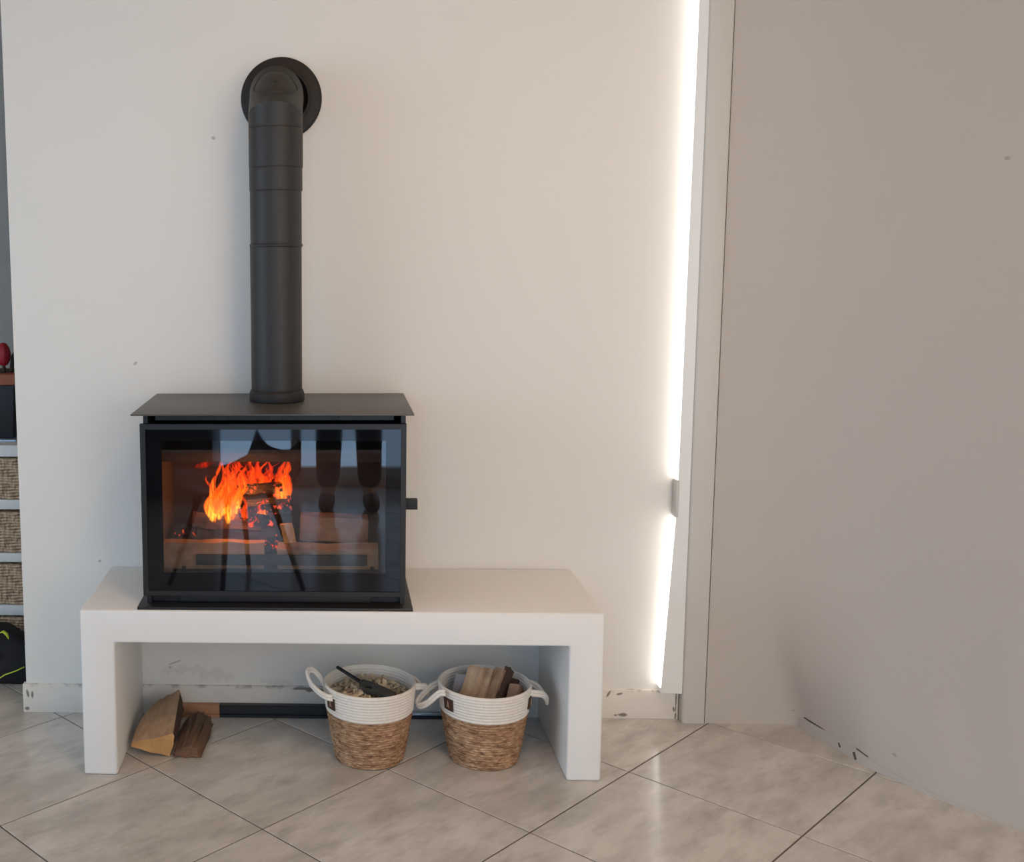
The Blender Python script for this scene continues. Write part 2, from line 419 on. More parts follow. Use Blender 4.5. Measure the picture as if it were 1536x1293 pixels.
# rest of the room (behind and beside the camera, and the nook behind the main wall)
tag(MB().box(-3.6, 3.2, -5.3, 1.4, ZF, ZF + .1).build('ceiling', M['ceil']), kind='structure')
lw = MB(); lw.box(-3.7, -3.6, -5.3, -3.6, 0, ZF); lw.box(-3.7, -3.6, -.9, 1.4, 0, ZF); lw.box(-3.7, -3.6, -3.6, -.9, 2.25, ZF); lw.box(-3.7, -3.6, -3.6, -.9, 0, .10)
tag(lw.build('wall_left', M['roomwall']), kind='structure')
wn = tag(empty('window_4', (-3.6, -2.25, .1)), kind='structure')
f = MB(); f.box(-3.66, -3.59, -3.6, -3.54, .1, 2.25); f.box(-3.66, -3.59, -.96, -.9, .1, 2.25); f.box(-3.66, -3.59, -2.28, -2.22, .1, 2.25); f.box(-3.66, -3.59, -3.6, -.9, .1, .16); f.box(-3.66, -3.59, -3.6, -.9, 2.19, 2.25); f.build('frame', M['shelf'], wn)
MB().box(-3.645, -3.64, -3.6, -2.25, .1, 2.25).build('pane', M['win_side'], wn); MB().box(-3.645, -3.64, -2.25, -.9, .1, 2.25).build('pane', M['win_side'], wn)
tag(MB().box(-3.6, 1.6, .86, .96, 0, ZF).build('wall_far', simple('grey_nook_wall', (.36, .355, .335), .8)), kind='structure')
tag(MB().box(2.9, 3.0, -5.3, -2.35, 0, ZF).build('wall_side', M['roomwall']), kind='structure')
fw = MB()
WY = -4.05
fw.box(-3.6, -1.15, WY, WY - .1, 0, ZF); fw.box(-1.15, 3.0, WY, WY - .1, 2.3, ZF); fw.box(.72, .95, WY, WY - .1, 0, 2.3); fw.box(2.75, 3.0, WY, WY - .1, 0, 2.3)
fw.box(-1.15, .72, WY, WY - .1, 0, .06); fw.box(.95, 2.75, WY, WY - .1, 0, .12)
tag(fw.build('wall_front', M['roomwall']), kind='structure')
for k, (x0, x1, z0, mt) in enumerate(((.95, 2.75, .12, 'win_main'), (-1.15, .72, .06, 'win_dim'))):
    wn = tag(empty('window_%d' % (k + 2), (x0, WY, z0)), kind='structure')
    f = MB(); f.box(x0, x0 + .06, WY + .02, WY - .06, z0, 2.3); f.box(x1 - .06, x1, WY + .02, WY - .06, z0, 2.3); f.box((x0 + x1) / 2 - .03, (x0 + x1) / 2 + .03, WY + .02, WY - .06, z0, 2.3)
    f.box(x0, x1, WY + .02, WY - .06, z0, z0 + .06); f.box(x0, x1, WY + .02, WY - .06, 2.24, 2.3); f.build('frame', M['shelf'], wn)
    MB().box(x0, (x0 + x1) / 2, WY - .03, WY - .035, z0, 2.3).build('pane', M[mt], wn); MB().box((x0 + x1) / 2, x1, WY - .03, WY - .035, z0, 2.3).build('pane', M[mt], wn)
lamp = empty('added_warm_lamp', (.35, -1.7, ZF), 'unseen round lamp added at the ceiling to warm the upper wall', 'lamp')  # added out of view to give the upper wall its warm tint
MB().lathe([(.02, -.001), (.22, -.001), (.22, -.05), (.20, -.07), (.02, -.07)], (.35, -1.7, ZF), 32, caps=True).build('added_lamp_shade', simple('lamp_white', (.8, .75, .65), .6), lamp)
ld = bpy.data.lights.new('warm_fill_light', 'AREA'); ld.shape = 'DISK'; ld.size = .38; ld.energy = WARM_FILL; ld.color = (1, .60, .30)
lo = bpy.data.objects.new('warm_fill_light', ld); C.objects.link(lo); lo.location = (.35, -1.7, ZF - .075)

# ---------------------------------------------------------------- bench
bx0, bx1, byf, bzt, bzb, bl, br = -.6593, .6965, -.408, .4515, .3632, -.5694, .6077
hb = MB()
hb.prism([(bx0, 0), (bl, 0), (bl, bzb), (br, bzb), (br, 0), (bx1, 0), (bx1, bzt), (bx0, bzt)], 'y', byf, -.0005)
tag(hb.build('hearth_bench', M['bench'], bevel=.007, segs=3), 'long white plastered bench with two thick legs standing against the wall', 'bench')

# ---------------------------------------------------------------- stove
SZ = bzt
stove = empty('wood_stove', (-.152, -.22, SZ), 'black steel wood stove with a wide glass door burning on the white bench', 'stove')
MB().box(-.508, .207, -.402, -.03, SZ, SZ + .0075).build('base_plate', M['steel'], stove, bevel=.001)
pl = MB().box(-.508, .2045, -.432, -.006, .9655, .9695); pl.build('top_plate', M['plate'], stove, bevel=.0008)
bd = MB()
X0, X1 = -.488, .188
bd.box(X0, X0 + .012, -.362, -.04, SZ + .0075, .9655); bd.box(X1 - .012, X1, -.362, -.04, SZ + .0075, .9655)
bd.box(X0, X1, -.052, -.04, SZ + .0075, .9655); bd.box(X0, X1, -.345, -.04, SZ + .0075, SZ + .06)
bd.box(X0, X1, -.345, -.04, .905, .93)
bd.box(X0 + .03, X1 - .03, -.352, -.34, .943, .960)
bd.build('body', M['steel'], stove)
for xx in (-.30, -.16, .02):
    MB().box(xx, xx + .03, -.366, -.352, .945, .9655).build('vent_tab', M['steel'], stove)
MB().box(-.40, .10, -.360, -.345, SZ + .009, SZ + .026).build('air_slide', M['iron'], stove, bevel=.002)
fb = MB(); fx0, fx1 = -.452, .150
fb.box(fx0, fx1, -.345, -.075, .505, .515); fb.box(fx0, fx1, -.085, -.070, .505, .90); fb.box(fx0 - .012, fx0, -.345, -.075, .505, .90); fb.box(fx1, fx1 + .012, -.345, -.075, .505, .90)
fb.build('firebox', M['brick'], stove)
ba = MB(); ba.prism([(-.335, .852), (-.300, .824), (-.09, .785), (-.09, .797), (-.300, .838), (-.335, .862)], 'x', fx0, fx1); ba.build('baffle', M['brick'], stove)
lb = MB(); lb.box(-.362, .092, -.322, -.314, .549, .577); lb.box(-.40, -.39, -.322, -.314, .515, .545); lb.box(.10, .11, -.322, -.314, .515, .545); lb.box(-.42, .13, -.322, -.314, .530, .537); lb.build('log_retainer', M['iron'], stove)
door = MB(); DX0, DX1, DZ0, DZ1, DY = -.4945, .1888, .4835, .9365, -.380
fwid = .0135
for a in ((DX0, DX0 + fwid, DZ0, DZ1), (DX1 - fwid, DX1, DZ0, DZ1), (DX0 + fwid, DX1 - fwid, DZ0, DZ0 + .012), (DX0 + fwid, DX1 - fwid, DZ1 - .014, DZ1)): door.box(a[0], a[1], DY, -.362, a[2], a[3])
dr = door.build('door', M['steel'], stove)
gx0, gx1, gz0, gz1 = -.440, .137, .545, .893
pr = MB(); a0, a1, b0, b1 = DX0 + fwid, DX1 - fwid, DZ0 + .012, DZ1 - .014; gy = -.3765
pr.box(a0, gx0, gy, gy + .004, b0, b1); pr.box(gx1, a1, gy, gy + .004, b0, b1); pr.box(gx0, gx1, gy, gy + .004, b0, gz0); pr.box(gx0, gx1, gy, gy + .004, gz1, b1)
pr.build('glass_border', M['printed'], dr)
MB().box(gx0, gx1, gy, gy + .004, gz0, gz1).build('glass_pane', M['glass'], dr)
hd = MB(); hd.box(.1888, .219, -.372, -.352, .7125, .7395); hd.build('handle', M['iron'], dr, bevel=.0015)

# ---------------------------------------------------------------- flue pipe
flue = empty('flue_pipe', (-.15, -.161, .9695), 'black flue pipe rising from the stove and bending into the wall', 'stove pipe')
px, py, pr_ = -.1515, -.161, .0705
FZ = .9695
S.cycles.transparent_max_bounces = 32
MB().lathe([(.060, 0), (.0745, 0), (.0755, .003), (.0755, .020), (.074, .024), (.072, .030), (.060, .030)], (px, py, FZ), 48).build('collar', M['iron'], flue)
pxt = -.1495
def psec(z0, z1, r0, r1, dx, name='pipe_section'):
    return MB().lathe([(r0 - .002, z0), (r0 - .0005, z0 + .0004), (r0, z0 + .0014), (r0, z0 + .008), (r1, z1 - .008), (r1, z1 - .0014), (r1 - .0005, z1 - .0004), (r1 - .002, z1)], (px + dx, py, 0), 48, caps=True).build(name, M['pipe'], flue)
psec(FZ + .028, 1.390, .0695, .0700, 0)
MB().lathe([(.066, 1.386), (.0712, 1.387), (.0722, 1.391), (.0712, 1.395), (.066, 1.396)], (px + .001, py, 0), 48).build('joint_ring', M['pipe'], flue)
psec(1.394, 1.537, .0695, .0695, .0010)
psec(1.535, 1.597, .0715, .0715, .0015)
psec(1.596, 1.700, .0725, .0725, .0020)
# mitred elbow
ex = px + .002; er = .0725
zc = 1.795
eb_ = MB()
def ring(c, d, r=er, seg=48):
    d = Vector(d).normalized(); a = Vector((1, 0, 0)); b = d.cross(a)
    return [Vector(c) + r * (math.cos(2 * PI * k / seg) * a + math.sin(2 * PI * k / seg) * b) for k in range(seg)]
def miter(c, d, nrm, r=er, seg=48):
    d = Vector(d).normalized(); nrm = Vector(nrm).normalized(); out = []
    for p in ring(c, d, r, seg):
        t = (Vector(c) - p).dot(nrm) / d.dot(nrm); out.append(p + d * t)
    return out
k_ = .064
cA = Vector((ex, py, zc - k_)); cB = Vector((ex, py + k_, zc)); s45 = Vector((0, 1, 1)).normalized(); up = Vector((0, 0, 1)); fwd = Vector((0, 1, 0))
rA = miter(cA, up, up + s45); rB = miter(cB, fwd, fwd + s45)
def seam(c, d, nrm, off, r): return [p for p in miter(Vector(c) + Vector(d).normalized() * off, d, nrm, r)]
eb_.loft([ring((ex, py, 1.70), up), seam(cA, up, up + s45, -.002, er), miter(cA, up, up + s45, er * 1.006), seam(cA, s45, up + s45, .002, er), seam(cB, s45, fwd + s45, -.002, er), miter(cB, fwd, fwd + s45, er * 1.006), seam(cB, fwd, fwd + s45, .002, er), ring((ex, -.004, zc), fwd)], True)
elb = eb_.build('elbow', M['pipe'], flue)
try: elb.data.set_sharp_from_angle(angle=.3)
except Exception: pass
# oval inspection hatch laid on the slanting face of the elbow
mid = (cA + cB) / 2; nrm_out = Vector((0, -1, 1)).normalized(); tv = s45
ht = MB(); rings_h = []
def hatch_pt(u, v, lift):
    # u across (x), v along the slant; project to the cylinder of radius er about the slant axis
    rr = er + lift; x = u; h = math.sqrt(max(1e-9, rr * rr - x * x)); v = v + .9 * (er - math.sqrt(er * er - x * x)) * min(1, max(0, (.020 - v) / .05)); return mid + Vector((1, 0, 0)) * x + tv * v + nrm_out * h
def outline(sc, n=40):
    pts = []
    for k in range(n):
        a = 2 * PI * k / n; ca, sa = math.cos(a), math.sin(a)
        e = .5 if sa > 0 else .28
        pts.append((sc * .0560 * math.copysign(abs(ca) ** (2 * e), ca), sc * (.050 if sa > 0 else .044) * math.copysign(abs(sa) ** (2 * e), sa) + .004))
    return pts
for sc, lift in ((1.10, -.001), (1.09, .0016), (1.04, .0016), (1.025, -.0003), (.985, -.0003), (.965, .0018), (.6, .0022), (.2, .0026)): rings_h.append([hatch_pt(u, v, lift) for u, v in outline(sc)])
ht.loft(rings_h, True)
hat = ht.build('inspection_hatch', M['pipe'], flue)
c0 = hatch_pt(.001, .004, .003); MB().tube([c0 - nrm_out * .002, c0 + nrm_out * .0018], .0035, 10).build('rivet', M['iron'], hat)
MB().lathe([(.03, .003), (.0735, .003), (.0735, .020), (.079, .021), (.081, .016), (.086, .012), (.106, .010), (.112, .007), (.1135, 0), (.074, 0)], (0, 0, 0), 64).build('rosette', M['rosette'], flue, loc=(0, 0, 0))
ro = bpy.data.objects['rosette']; ro.matrix_parent_inverse = inv(flue); ro.location = (-.1408, -.0005, 1.799); ro.rotation_euler = (PI / 2, 0, 0)

# ---------------------------------------------------------------- burning logs and fire
def log(name, p0, p1, prof, mats, label, cat='log', group=None, jit=.003, n=7, endm=None, seed=1, prof2=None):
    """split log: profile (u, v) swept from p0 to p1 with a little unevenness"""
    rnd = random.Random(seed)
    p0 = Vector(p0); p1 = Vector(p1); d = (p1 - p0).normalized()
    side = Vector((0, 0, 1)).cross(d)
    if side.length < .2: side = Vector((1, 0, 0))
    side.normalize(); upv = d.cross(side)
    # refine profile
    pts = []
    for i, (u, v) in enumerate(prof):
        u2, v2 = prof[(i + 1) % len(prof)]
        for k in range(3): pts.append((u + (u2 - u) * k / 3, v + (v2 - v) * k / 3))
    off = [(rnd.uniform(-jit, jit), rnd.uniform(-jit, jit)) for _ in pts]
    mb = MB(); rings = []
    for k in range(n):
        t = k / (n - 1); c = p0 + (p1 - p0) * t; bend = rnd.uniform(-jit, jit); tp = 1 + rnd.uniform(-.03, .03)
        rings.append([c + side * (u * tp + off[i][0] + rnd.uniform(-jit, jit) * .5 + bend) + upv * (v * tp + off[i][1] + rnd.uniform(-jit, jit) * .5) for i, (u, v) in enumerate(pts)])
    mb.loft(rings, False, caps=False)
    b = 0; m = len(pts)
    mb.cur = 1 if endm else 0
    mb.face([i for i in reversed(range(m))]); mb.face([(n - 1) * m + i for i in range(m)])
    return tag(mb.build(name, [mats] + ([endm] if endm else [])), label, cat, group)

log('firewood_log', (-.452, -.278, .562), (-.182, -.274, .560), [(-.032, -.046), (.03, -.046), (.034, .02), (.012, .046), (-.03, .042)], M['log_x'], 'pale log lying at the front left inside the stove behind the bar', 'log', None, .004, seed=2)
log('firewood_log', (-.146, -.276, .556), (.122, -.280, .560), [(-.03, -.040), (.03, -.040), (.03, .026), (.0, .040), (-.03, .034)], M['log_x'], 'pale log lying at the front right inside the stove behind the bar', 'log', None, .004, seed=3)
log('firewood_log', (-.385, -.205, .632), (-.155, -.195, .615), [(-.035, -.028), (.02, -.032), (.036, .0), (.02, .030), (-.018, .032), (-.036, .006)], M['charlog'], 'scorched bark-covered log under the flames on the left', 'log', None, .005, seed=4)
log('firewood_log', (-.088, -.225, .634), (.095, -.222, .626), [(-.035, -.035), (.03, -.036), (.036, .01), (.028, .030), (-.030, .034)], M['log_red'], 'reddish split block at the right end inside the stove', 'log', None, .003, seed=5)
log('charred_log', (-.265, -.155, .715), (-.135, -.170, .730), [(-.016, -.014), (.016, -.014), (.018, .008), (0, .017), (-.016, .010)], M['char'], 'charred stick lying highest in the middle of the flames', 'log', None, .004, seed=6)
log('charred_log', (-.235, -.18, .672), (-.115, -.195, .688), [(-.020, -.018), (.018, -.018), (.022, .008), (0, .021), (-.020, .012)], M['char'], 'thick charred log glowing below the topmost stick', 'log', None, .005, seed=7)
log('charred_log', (-.275, -.175, .660), (-.165, -.23, .648), [(-.018, -.016), (.018, -.016), (.018, .012), (-.016, .014)], M['char'], 'small charred chunk lying across the scorched log', 'log', None, .004, seed=8)
log('charred_log', (-.215, -.262, .576), (-.150, -.205, .585), [(-.018, -.016), (.018, -.016), (.020, .008), (0, .018), (-.018, .010)], M['char'], 'glowing charred chunk between the two front logs', 'log', None, .004, seed=9)
log('charred_log', (-.43, -.235, .622), (-.37, -.225, .622), [(-.014, -.015), (.014, -.015), (.014, .012), (-.012, .012)], M['char'], 'small charred block on the far left log end', 'log', None, .003, seed=10)
log('wood_wedge', (-.112, -.292, .604), (-.122, -.288, .655), [(-.010, -.020), (.010, -.016), (.006, .018), (-.006, .010)], M['endgrain'], 'pale wood wedge standing upright on the right front log', 'log', None, .002, n=4, seed=11)

def flames():
    rnd = random.Random(21); V = []; Fc = []; H = []
    def tongue(x, y, z, h, wd, lean, amp, ph, heat, fr=1.6, top=.818):
        n = 16; b = len(V); seg = 10
        for k in range(n):
            t = k / (n - 1); zz = z + h * t
            zz = min(zz, top - .02 * (1 if False else 0))
            cx_ = x + lean * t ** 1.3 + amp * math.sin(ph + t * fr * PI * 2) * (.25 + t)
            ww = wd * (.35 + 1.3 * math.sin(PI * min(1, t * 1.25 + .08)) ** .8 if t < .7 else .35 + 1.3 * math.sin(PI * .955) ** .8 + (1 - t) / .3 * .75) * (1 - t ** 3) + .0006
            for i in range(seg):
                a = 2 * PI * i / seg
                V.append((cx_ + ww * math.cos(a), y + .35 * ww * math.sin(a) + .01 * math.sin(ph * 2 + t * 5), zz))
                e = abs(math.sin(a)) ** 1.1
                fade = min(1, t * 8) * (1 - t ** 4 * .7)
                H.append((max(0, heat * (1.05 - .60 * t) - .16 * (1 - e)), min(1, e * .95) * fade, 0))
        for k in range(n - 1):
            for i in range(seg):
                j = (i + 1) % seg; Fc.append((b + k * seg + i, b + k * seg + j, b + (k + 1) * seg + j, b + (k + 1) * seg + i))
    # left, brightest column
    for k in range(20):
        x = -.338 + .075 * rnd.random(); tongue(x, -.20 + rnd.uniform(-.05, .035), .640 + rnd.uniform(0, .015), rnd.uniform(.075, .175), rnd.uniform(.003, .008), rnd.uniform(-.004, .060), rnd.uniform(.004, .014), rnd.random() * 6, rnd.uniform(.80, 1.12))
    tongue(-.315, -.22, .640, .165, .009, .03, .010, 1.0, 1.0); tongue(-.335, -.21, .650, .12, .008, .0, .010, 2.0, .95); tongue(-.300, -.18, .66, .155, .012, .03, .012, 3.0, .78)
    tongue(-.285, -.16, .69, .13, .014, .02, .012, .5, .62)
    # middle sheets, deeper orange
    for k in range(16):
        x = -.285 + .12 * rnd.random(); tongue(x, -.14 + rnd.uniform(-.03, .02), .700 + rnd.uniform(0, .03), rnd.uniform(.06, .11), rnd.uniform(.003, .009), rnd.uniform(-.02, .03), rnd.uniform(.005, .012), rnd.random() * 6, rnd.uniform(.42, .7))
    tongue(-.235, -.21, .635, .09, .006, -.012, .006, 1.5, .62); tongue(-.20, -.205, .63, .07, .006, .01, .008, 3.5, .6); tongue(-.19, -.215, .650, .055, .010, .006, .004, 2.5, .95)
    tongue(-.225, -.235, .620, .045, .005, .02, .006, .3, .6)
    # right tongue
    tongue(-.135, -.18, .675, .140, .014, .006, .009, 2.2, .93, 1.1); tongue(-.128, -.17, .68, .10, .010, .004, .008, 4.0, .85, 1.0); tongue(-.150, -.16, .69, .12, .012, .015, .006, 5.0, .66)
    # thin red wisp running under the baffle at the left
    for k in range(1):
        b = len(V); seg = 8; n = 10
        for q in range(n):
            t = q / (n - 1); ww = .009 * math.sin(PI * t) + .0005
            for i in range(seg):
                a = 2 * PI * i / seg; V.append((-.385 + .07 * t, -.22 + .4 * ww * math.cos(a), .793 + .014 * t + ww * math.sin(a))); H.append((.15 * math.sin(PI * t) + .05, .5 * abs(math.cos(a)) * math.sin(PI * t), 0))
        for q in range(n - 1):
            for i in range(seg): j = (i + 1) % seg; Fc.append((b + q * seg + i, b + q * seg + j, b + (q + 1) * seg + j, b + (q + 1) * seg + i))
    me = bpy.data.meshes.new('flames'); me.from_pydata(V, [], Fc); at = me.attributes.new('fire_mix', 'FLOAT_VECTOR', 'POINT')
    at.data.foreach_set('vector', [c for h in H for c in h]); me.polygons.foreach_set('use_smooth', [True] * len(me.polygons)); me.materials.append(M['flame'])
    o = bpy.data.objects.new('flames', me); C.objects.link(o)
    return tag(o, 'bright orange flames rising from the logs inside the stove', 'fire', None, 'stuff')
flames()
fl = bpy.data.lights.new('fire_light', 'POINT'); fl.energy = 1.8; fl.color = (1, .33, .09); fl.shadow_soft_size = .05
fo = bpy.data.objects.new('fire_light', fl); C.objects.link(fo); fo.location = (-.25, -.215, .73)

# ---------------------------------------------------------------- logs and rail under the bench
def sections(name, secs, mats, parent=None, mfun=None):
    mb = MB(); n = len(secs[0]); b = 0
    for r in secs: mb.v += r
    for k in range(len(secs) - 1):
        for i in range(n):
            j = (i + 1) % n; mb.cur = mfun(i) if mfun else 0; mb.face([k * n + i, k * n + j, (k + 1) * n + j, (k + 1) * n + i])
    mb.cur = len(mats) - 1
    mb.face(list(reversed(range(n)))); mb.face([(len(secs) - 1) * n + i for i in range(n)])
    return mb.build(name, mats, parent)
def refine(sec, y, rnd, jit, m=4):
    out = []
    for i, (x, z) in enumerate(sec):
        x2, z2 = sec[(i + 1) % len(sec)]
        for k in range(m):
            f = k / m; out.append((x + (x2 - x) * f + rnd.uniform(-jit, jit), y + rnd.uniform(-jit, jit) * .6, max(.0008, z + (z2 - z) * f + rnd.uniform(-jit, jit))))
    return out
rnd = random.Random(5)
A = [(-.296, [(-.554, .026), (-.551, .040), (-.500, .052), (-.436, .066), (-.4335, .040), (-.4475, .001)]),
     (-.25, [(-.553, .028), (-.549, .050), (-.497, .070), (-.437, .078), (-.432, .045), (-.447, .001)]),
     (-.20, [(-.549, .030), (-.540, .064), (-.492, .086), (-.438, .092), (-.431, .05), (-.447, .001)]),
     (-.15, [(-.538, .03), (-.528, .076), (-.488, .096), (-.440, .104), (-.430, .055), (-.448, .001)]),
     (-.11, [(-.515, .03), (-.508, .082), (-.480, .100), (-.443, .110), (-.432, .055), (-.450, .001)]),
     (-.085, [(-.480, .03), (-.476, .08), (-.465, .095), (-.447, .108), (-.437, .055), (-.452, .004)])]
l1 = sections('firewood_log', [refine(s, y, rnd, .0018) for y, s in A], [M['wood_y'], M['bark_dark'], M['endgrain']], None, lambda i: 1 if 12 <= i < 20 else 0)
tag(l1, 'split log with orange sawn end leaning by the left bench leg', 'log')
B = [(-.302, [(-.432, .001), (-.434, .018), (-.418, .032), (-.392, .036), (-.368, .026), (-.363, .001)]), (-.25, [(-.430, .001), (-.431, .026), (-.415, .040), (-.388, .045), (-.363, .034), (-.358, .001)]),
     (-.19, [(-.428, .001), (-.429, .028), (-.412, .046), (-.384, .050), (-.358, .036), (-.353, .001)]), (-.13, [(-.427, .001), (-.427, .03), (-.41, .048), (-.38, .052), (-.354, .038), (-.35, .001)]), (-.105, [(-.425, .001), (-.425, .028), (-.408, .044), (-.378, .048), (-.354, .034), (-.35, .001)])]
l2 = sections('firewood_log', [refine(s, y, rnd, .0048, 6) for y, s in B], [M['bark'], M['bark']])
tag(l2, 'low dark bark-covered log lying right of the split log', 'log')

rail = empty('rail', (-.1, -.022, 0), 'long black rail with brown end lying on the floor along the wall', 'rail')
def railprof(x0, x1, name, m):
    mb = MB(); mb.prism([(-.034, .0005), (-.034, .009), (-.030, .010), (-.030, .013), (-.034, .014), (-.034, .036), (-.032, .038), (-.014, .038), (-.014, .0005)], 'x', x0, x1); return mb.build(name, m, rail)
railprof(-.472, -.337, 'brown_end', M['bar_brown']); railprof(-.3365, .19, 'black_rail', M['bar_black'])
mb = MB(); mb.tube([(.19, -.024, .014), (.322, -.024, .0135)], .0055, 10); mb.build('metal_rod', M['bar_metal'], rail)
MB().box(.19, .33, -.030, -.016, .0005, .008).build('rod_shadow', M['bar_black'], rail)  # black strip standing in for the shadow under the rod

# ---------------------------------------------------------------- baskets
def basket_body():
    # lower part of coiled seagrass: 21 rows, each a rounded twisted rope
    rows = 21; H = .146; prof = []; 
    def rad(z): return .0905 + (.1165 - .0905) * (z / H) ** .85
    for k in range(rows):
        for q in range(4):
            z = H * (k + q / 4) / rows; prof.append((rad(z) + .0030 * math.sin(PI * q / 4) - .001, z))
    prof.append((rad(H) - .001, H))
    seg = 132
    def disp(k, i, a):
        row = k // 4; q = k % 4
        return .0016 * math.sin(a * 33 + row * 2.1 + q * .9) + .0007 * math.sin(a * 71 + row * 5.0) if q else -.0004
    mb = MB(); mb.lathe([(.002, .0008), (.088, .0008)] + prof, seg=seg, disp=lambda k, i, a: disp(k - 2, i, a) if k > 1 else 0)
    mb.lathe([(r - .008, z) for r, z in prof[::4]] , seg=48); mb.lathe([(.002, .008), (.084, .008)], seg=48)
    return mb
def basket_band():
    rows = 9; z0, z1 = .140, .2125; prof = []
    def rad(z): return .1175 + (.1245 - .1175) * ((z - z0) / (z1 - z0))
    for k in range(rows):
        for q in range(4):
            z = z0 + (z1 - z0) * (k + q / 4) / rows; prof.append((rad(z) + .0022 * math.sin(PI * q / 4), z))
    out = list(prof); out.append((rad(z1), z1)); out += [(rad(z1) - .002, z1 + .0022), (rad(z1) - .0045, z1 + .0022)]
    out += [(r - .0082 - (.002 if True else 0) * 0, z) for r, z in reversed(prof)]
    return MB().lathe(out, seg=72)
def handle_path(kind):
    # local: attaches on +x side at angles +-phi; returns loop points
    pts = []
    for k in range(25):
        t = k / 24; s = math.sin(PI * t)
        if kind == 'up': a = .46 - .92 * t; r = .120 + .052 * s ** .8; z = .186 + .006 * (1 - 2 * t) + .052 * s ** 1.1
        else: a = .40 - .80 * t; r = .120 + .050 * s ** .7; z = .195 - .004 * (1 - 2 * t) + .010 * math.sin(PI * 2 * t) ** 2 - .040 * s ** 1.6
        pts.append((r * math.cos(a), r * math.sin(a), z))
    return pts
def make_handle(parent, kind, rot, loc):
    mb = MB(); P = handle_path(kind); ca, sa = math.cos(rot), math.sin(rot)
    for dz in (-.0042, .0042):
        mb.tube([(loc[0] + x * ca - y * sa, loc[1] + x * sa + y * ca, z + dz) for x, y, z in P], .0058, 8)
    return mb.build('handle', M['rope'], parent)
def loop_handle(parent, pts):
    # two cotton ropes side by side through a smooth loop
    P = [Vector(p) for p in pts]; Q = []
    for i in range(len(P) - 1):
        a, b, c, d = P[max(i - 1, 0)], P[i], P[i + 1], P[min(i + 2, len(P) - 1)]
        for k in range(5):
            t = k / 5; Q.append(.5 * ((2 * b) + (c - a) * t + (2 * a - 5 * b + 4 * c - d) * t * t + (3 * b - a - 3 * c + d) * t ** 3))
    Q.append(P[-1]); mb = MB()
    for dz, dx in ((-.0040, .001), (.0042, -.001)): mb.tube([p + Vector((dx, 0, dz)) for p in Q], .0052, 8)
    return mb.build('handle', M['rope'], parent)
def make_tag(parent, rot, loc, zc=.176):
    mb = MB(); rows = []
    w2, h2 = .28, .0165
    for r in (.1235, .1262):
        rows.append([(r, a, z) for a in (-w2 / 2, -w2 / 6, w2 / 6, w2 / 2) for z in (zc - h2, zc + h2)])
    V = []
    for r, a, z in rows[0] + rows[1]:
        rr = r + (z - .176) * .09; V.append((loc[0] + rr * math.cos(a + rot), loc[1] + rr * math.sin(a + rot), z))
    mb.v = V
    for q in range(3):
        b = q * 2
        for o in (0, 8): mb.face([o + b, o + b + 2, o + b + 3, o + b + 1])
        mb.face([b, b + 2, 8 + b + 2, 8 + b]); mb.face([b + 1, b + 3, 8 + b + 3, 8 + b + 1])
    mb.face([0, 1, 9, 8]); mb.face([6, 7, 15, 14])
    t = mb.build('leather_tag', M['leather'], parent)
    # angular emblem pressed into the tag
    eb2 = MB()
    def P(u, z): a = rot + u; rr = .1268 + (zc + z - .176) * .09; return (loc[0] + rr * math.cos(a), loc[1] + rr * math.sin(a), zc + z)
    for a, b in (((-.036, -.009), (.004, .010)), ((.004, .010), (.034, -.009)), ((.034, -.009), (-.004, -.0035)), ((-.004, -.0035), (-.018, .0005))):
        eb2.tube([P(*a), P((a[0] + b[0]) / 2, (a[1] + b[1]) / 2), P(*b)], .0009, 6)
    eb2.build('emblem', M['emblem'], t)
    return t
BK = [((.1005, -.272, 0), 'white and brown woven basket full of pale shavings, left of the two'), ((.4120, -.268, 0), 'white and brown woven basket holding split firewood, nearest the right leg')]
me_body = me_band = None
for i, (lc, lab) in enumerate(BK):
    bk = empty('woven_basket', lc, lab, 'basket', 'woven baskets under the bench')
    if i == 0:
        ob = basket_body().build('seagrass_body', M['seagrass'], bk, loc=(0, 0, 0)); oc = basket_band().build('rope_rim', M['rope'], bk, loc=(0, 0, 0)); me_body, me_band = ob.data, oc.data
    else:
        for nm, me in (('seagrass_body', me_body), ('rope_rim', me_band)):
            o = bpy.data.objects.new(nm, me); C.objects.link(o); o.parent = bk; o.rotation_euler = (0, 0, 1.3)
    if i == 0:
        loop_handle(bk, [(-.0183, -.238, .1805), (-.0383, -.245, .2169), (-.0581, -.26, .2397), (-.0686, -.28, .236), (-.0593, -.3, .2157), (-.0374, -.325, .2017), (-.0177, -.342, .1959), (.0010, -.346, .1930)]); make_tag(bk, PI + .56, lc)
        make_handle(bk, 'down', .38, lc); make_tag(bk, .30 + .2 + .5, lc)
    else:
        loop_handle(bk, [(.2915, -.235, .1952), (.2688, -.245, .1875), (.2459, -.262, .1732), (.2305, -.28, .1590), (.2350, -.3, .1550), (.2537, -.32, .172), (.2727, -.332, .1948), (.2860, -.338, .2080), (.2990, -.341, .2085)]); make_tag(bk, PI + .58, lc)
        make_handle(bk, 'down', .05, lc); make_tag(bk, -.03 - .34, lc)

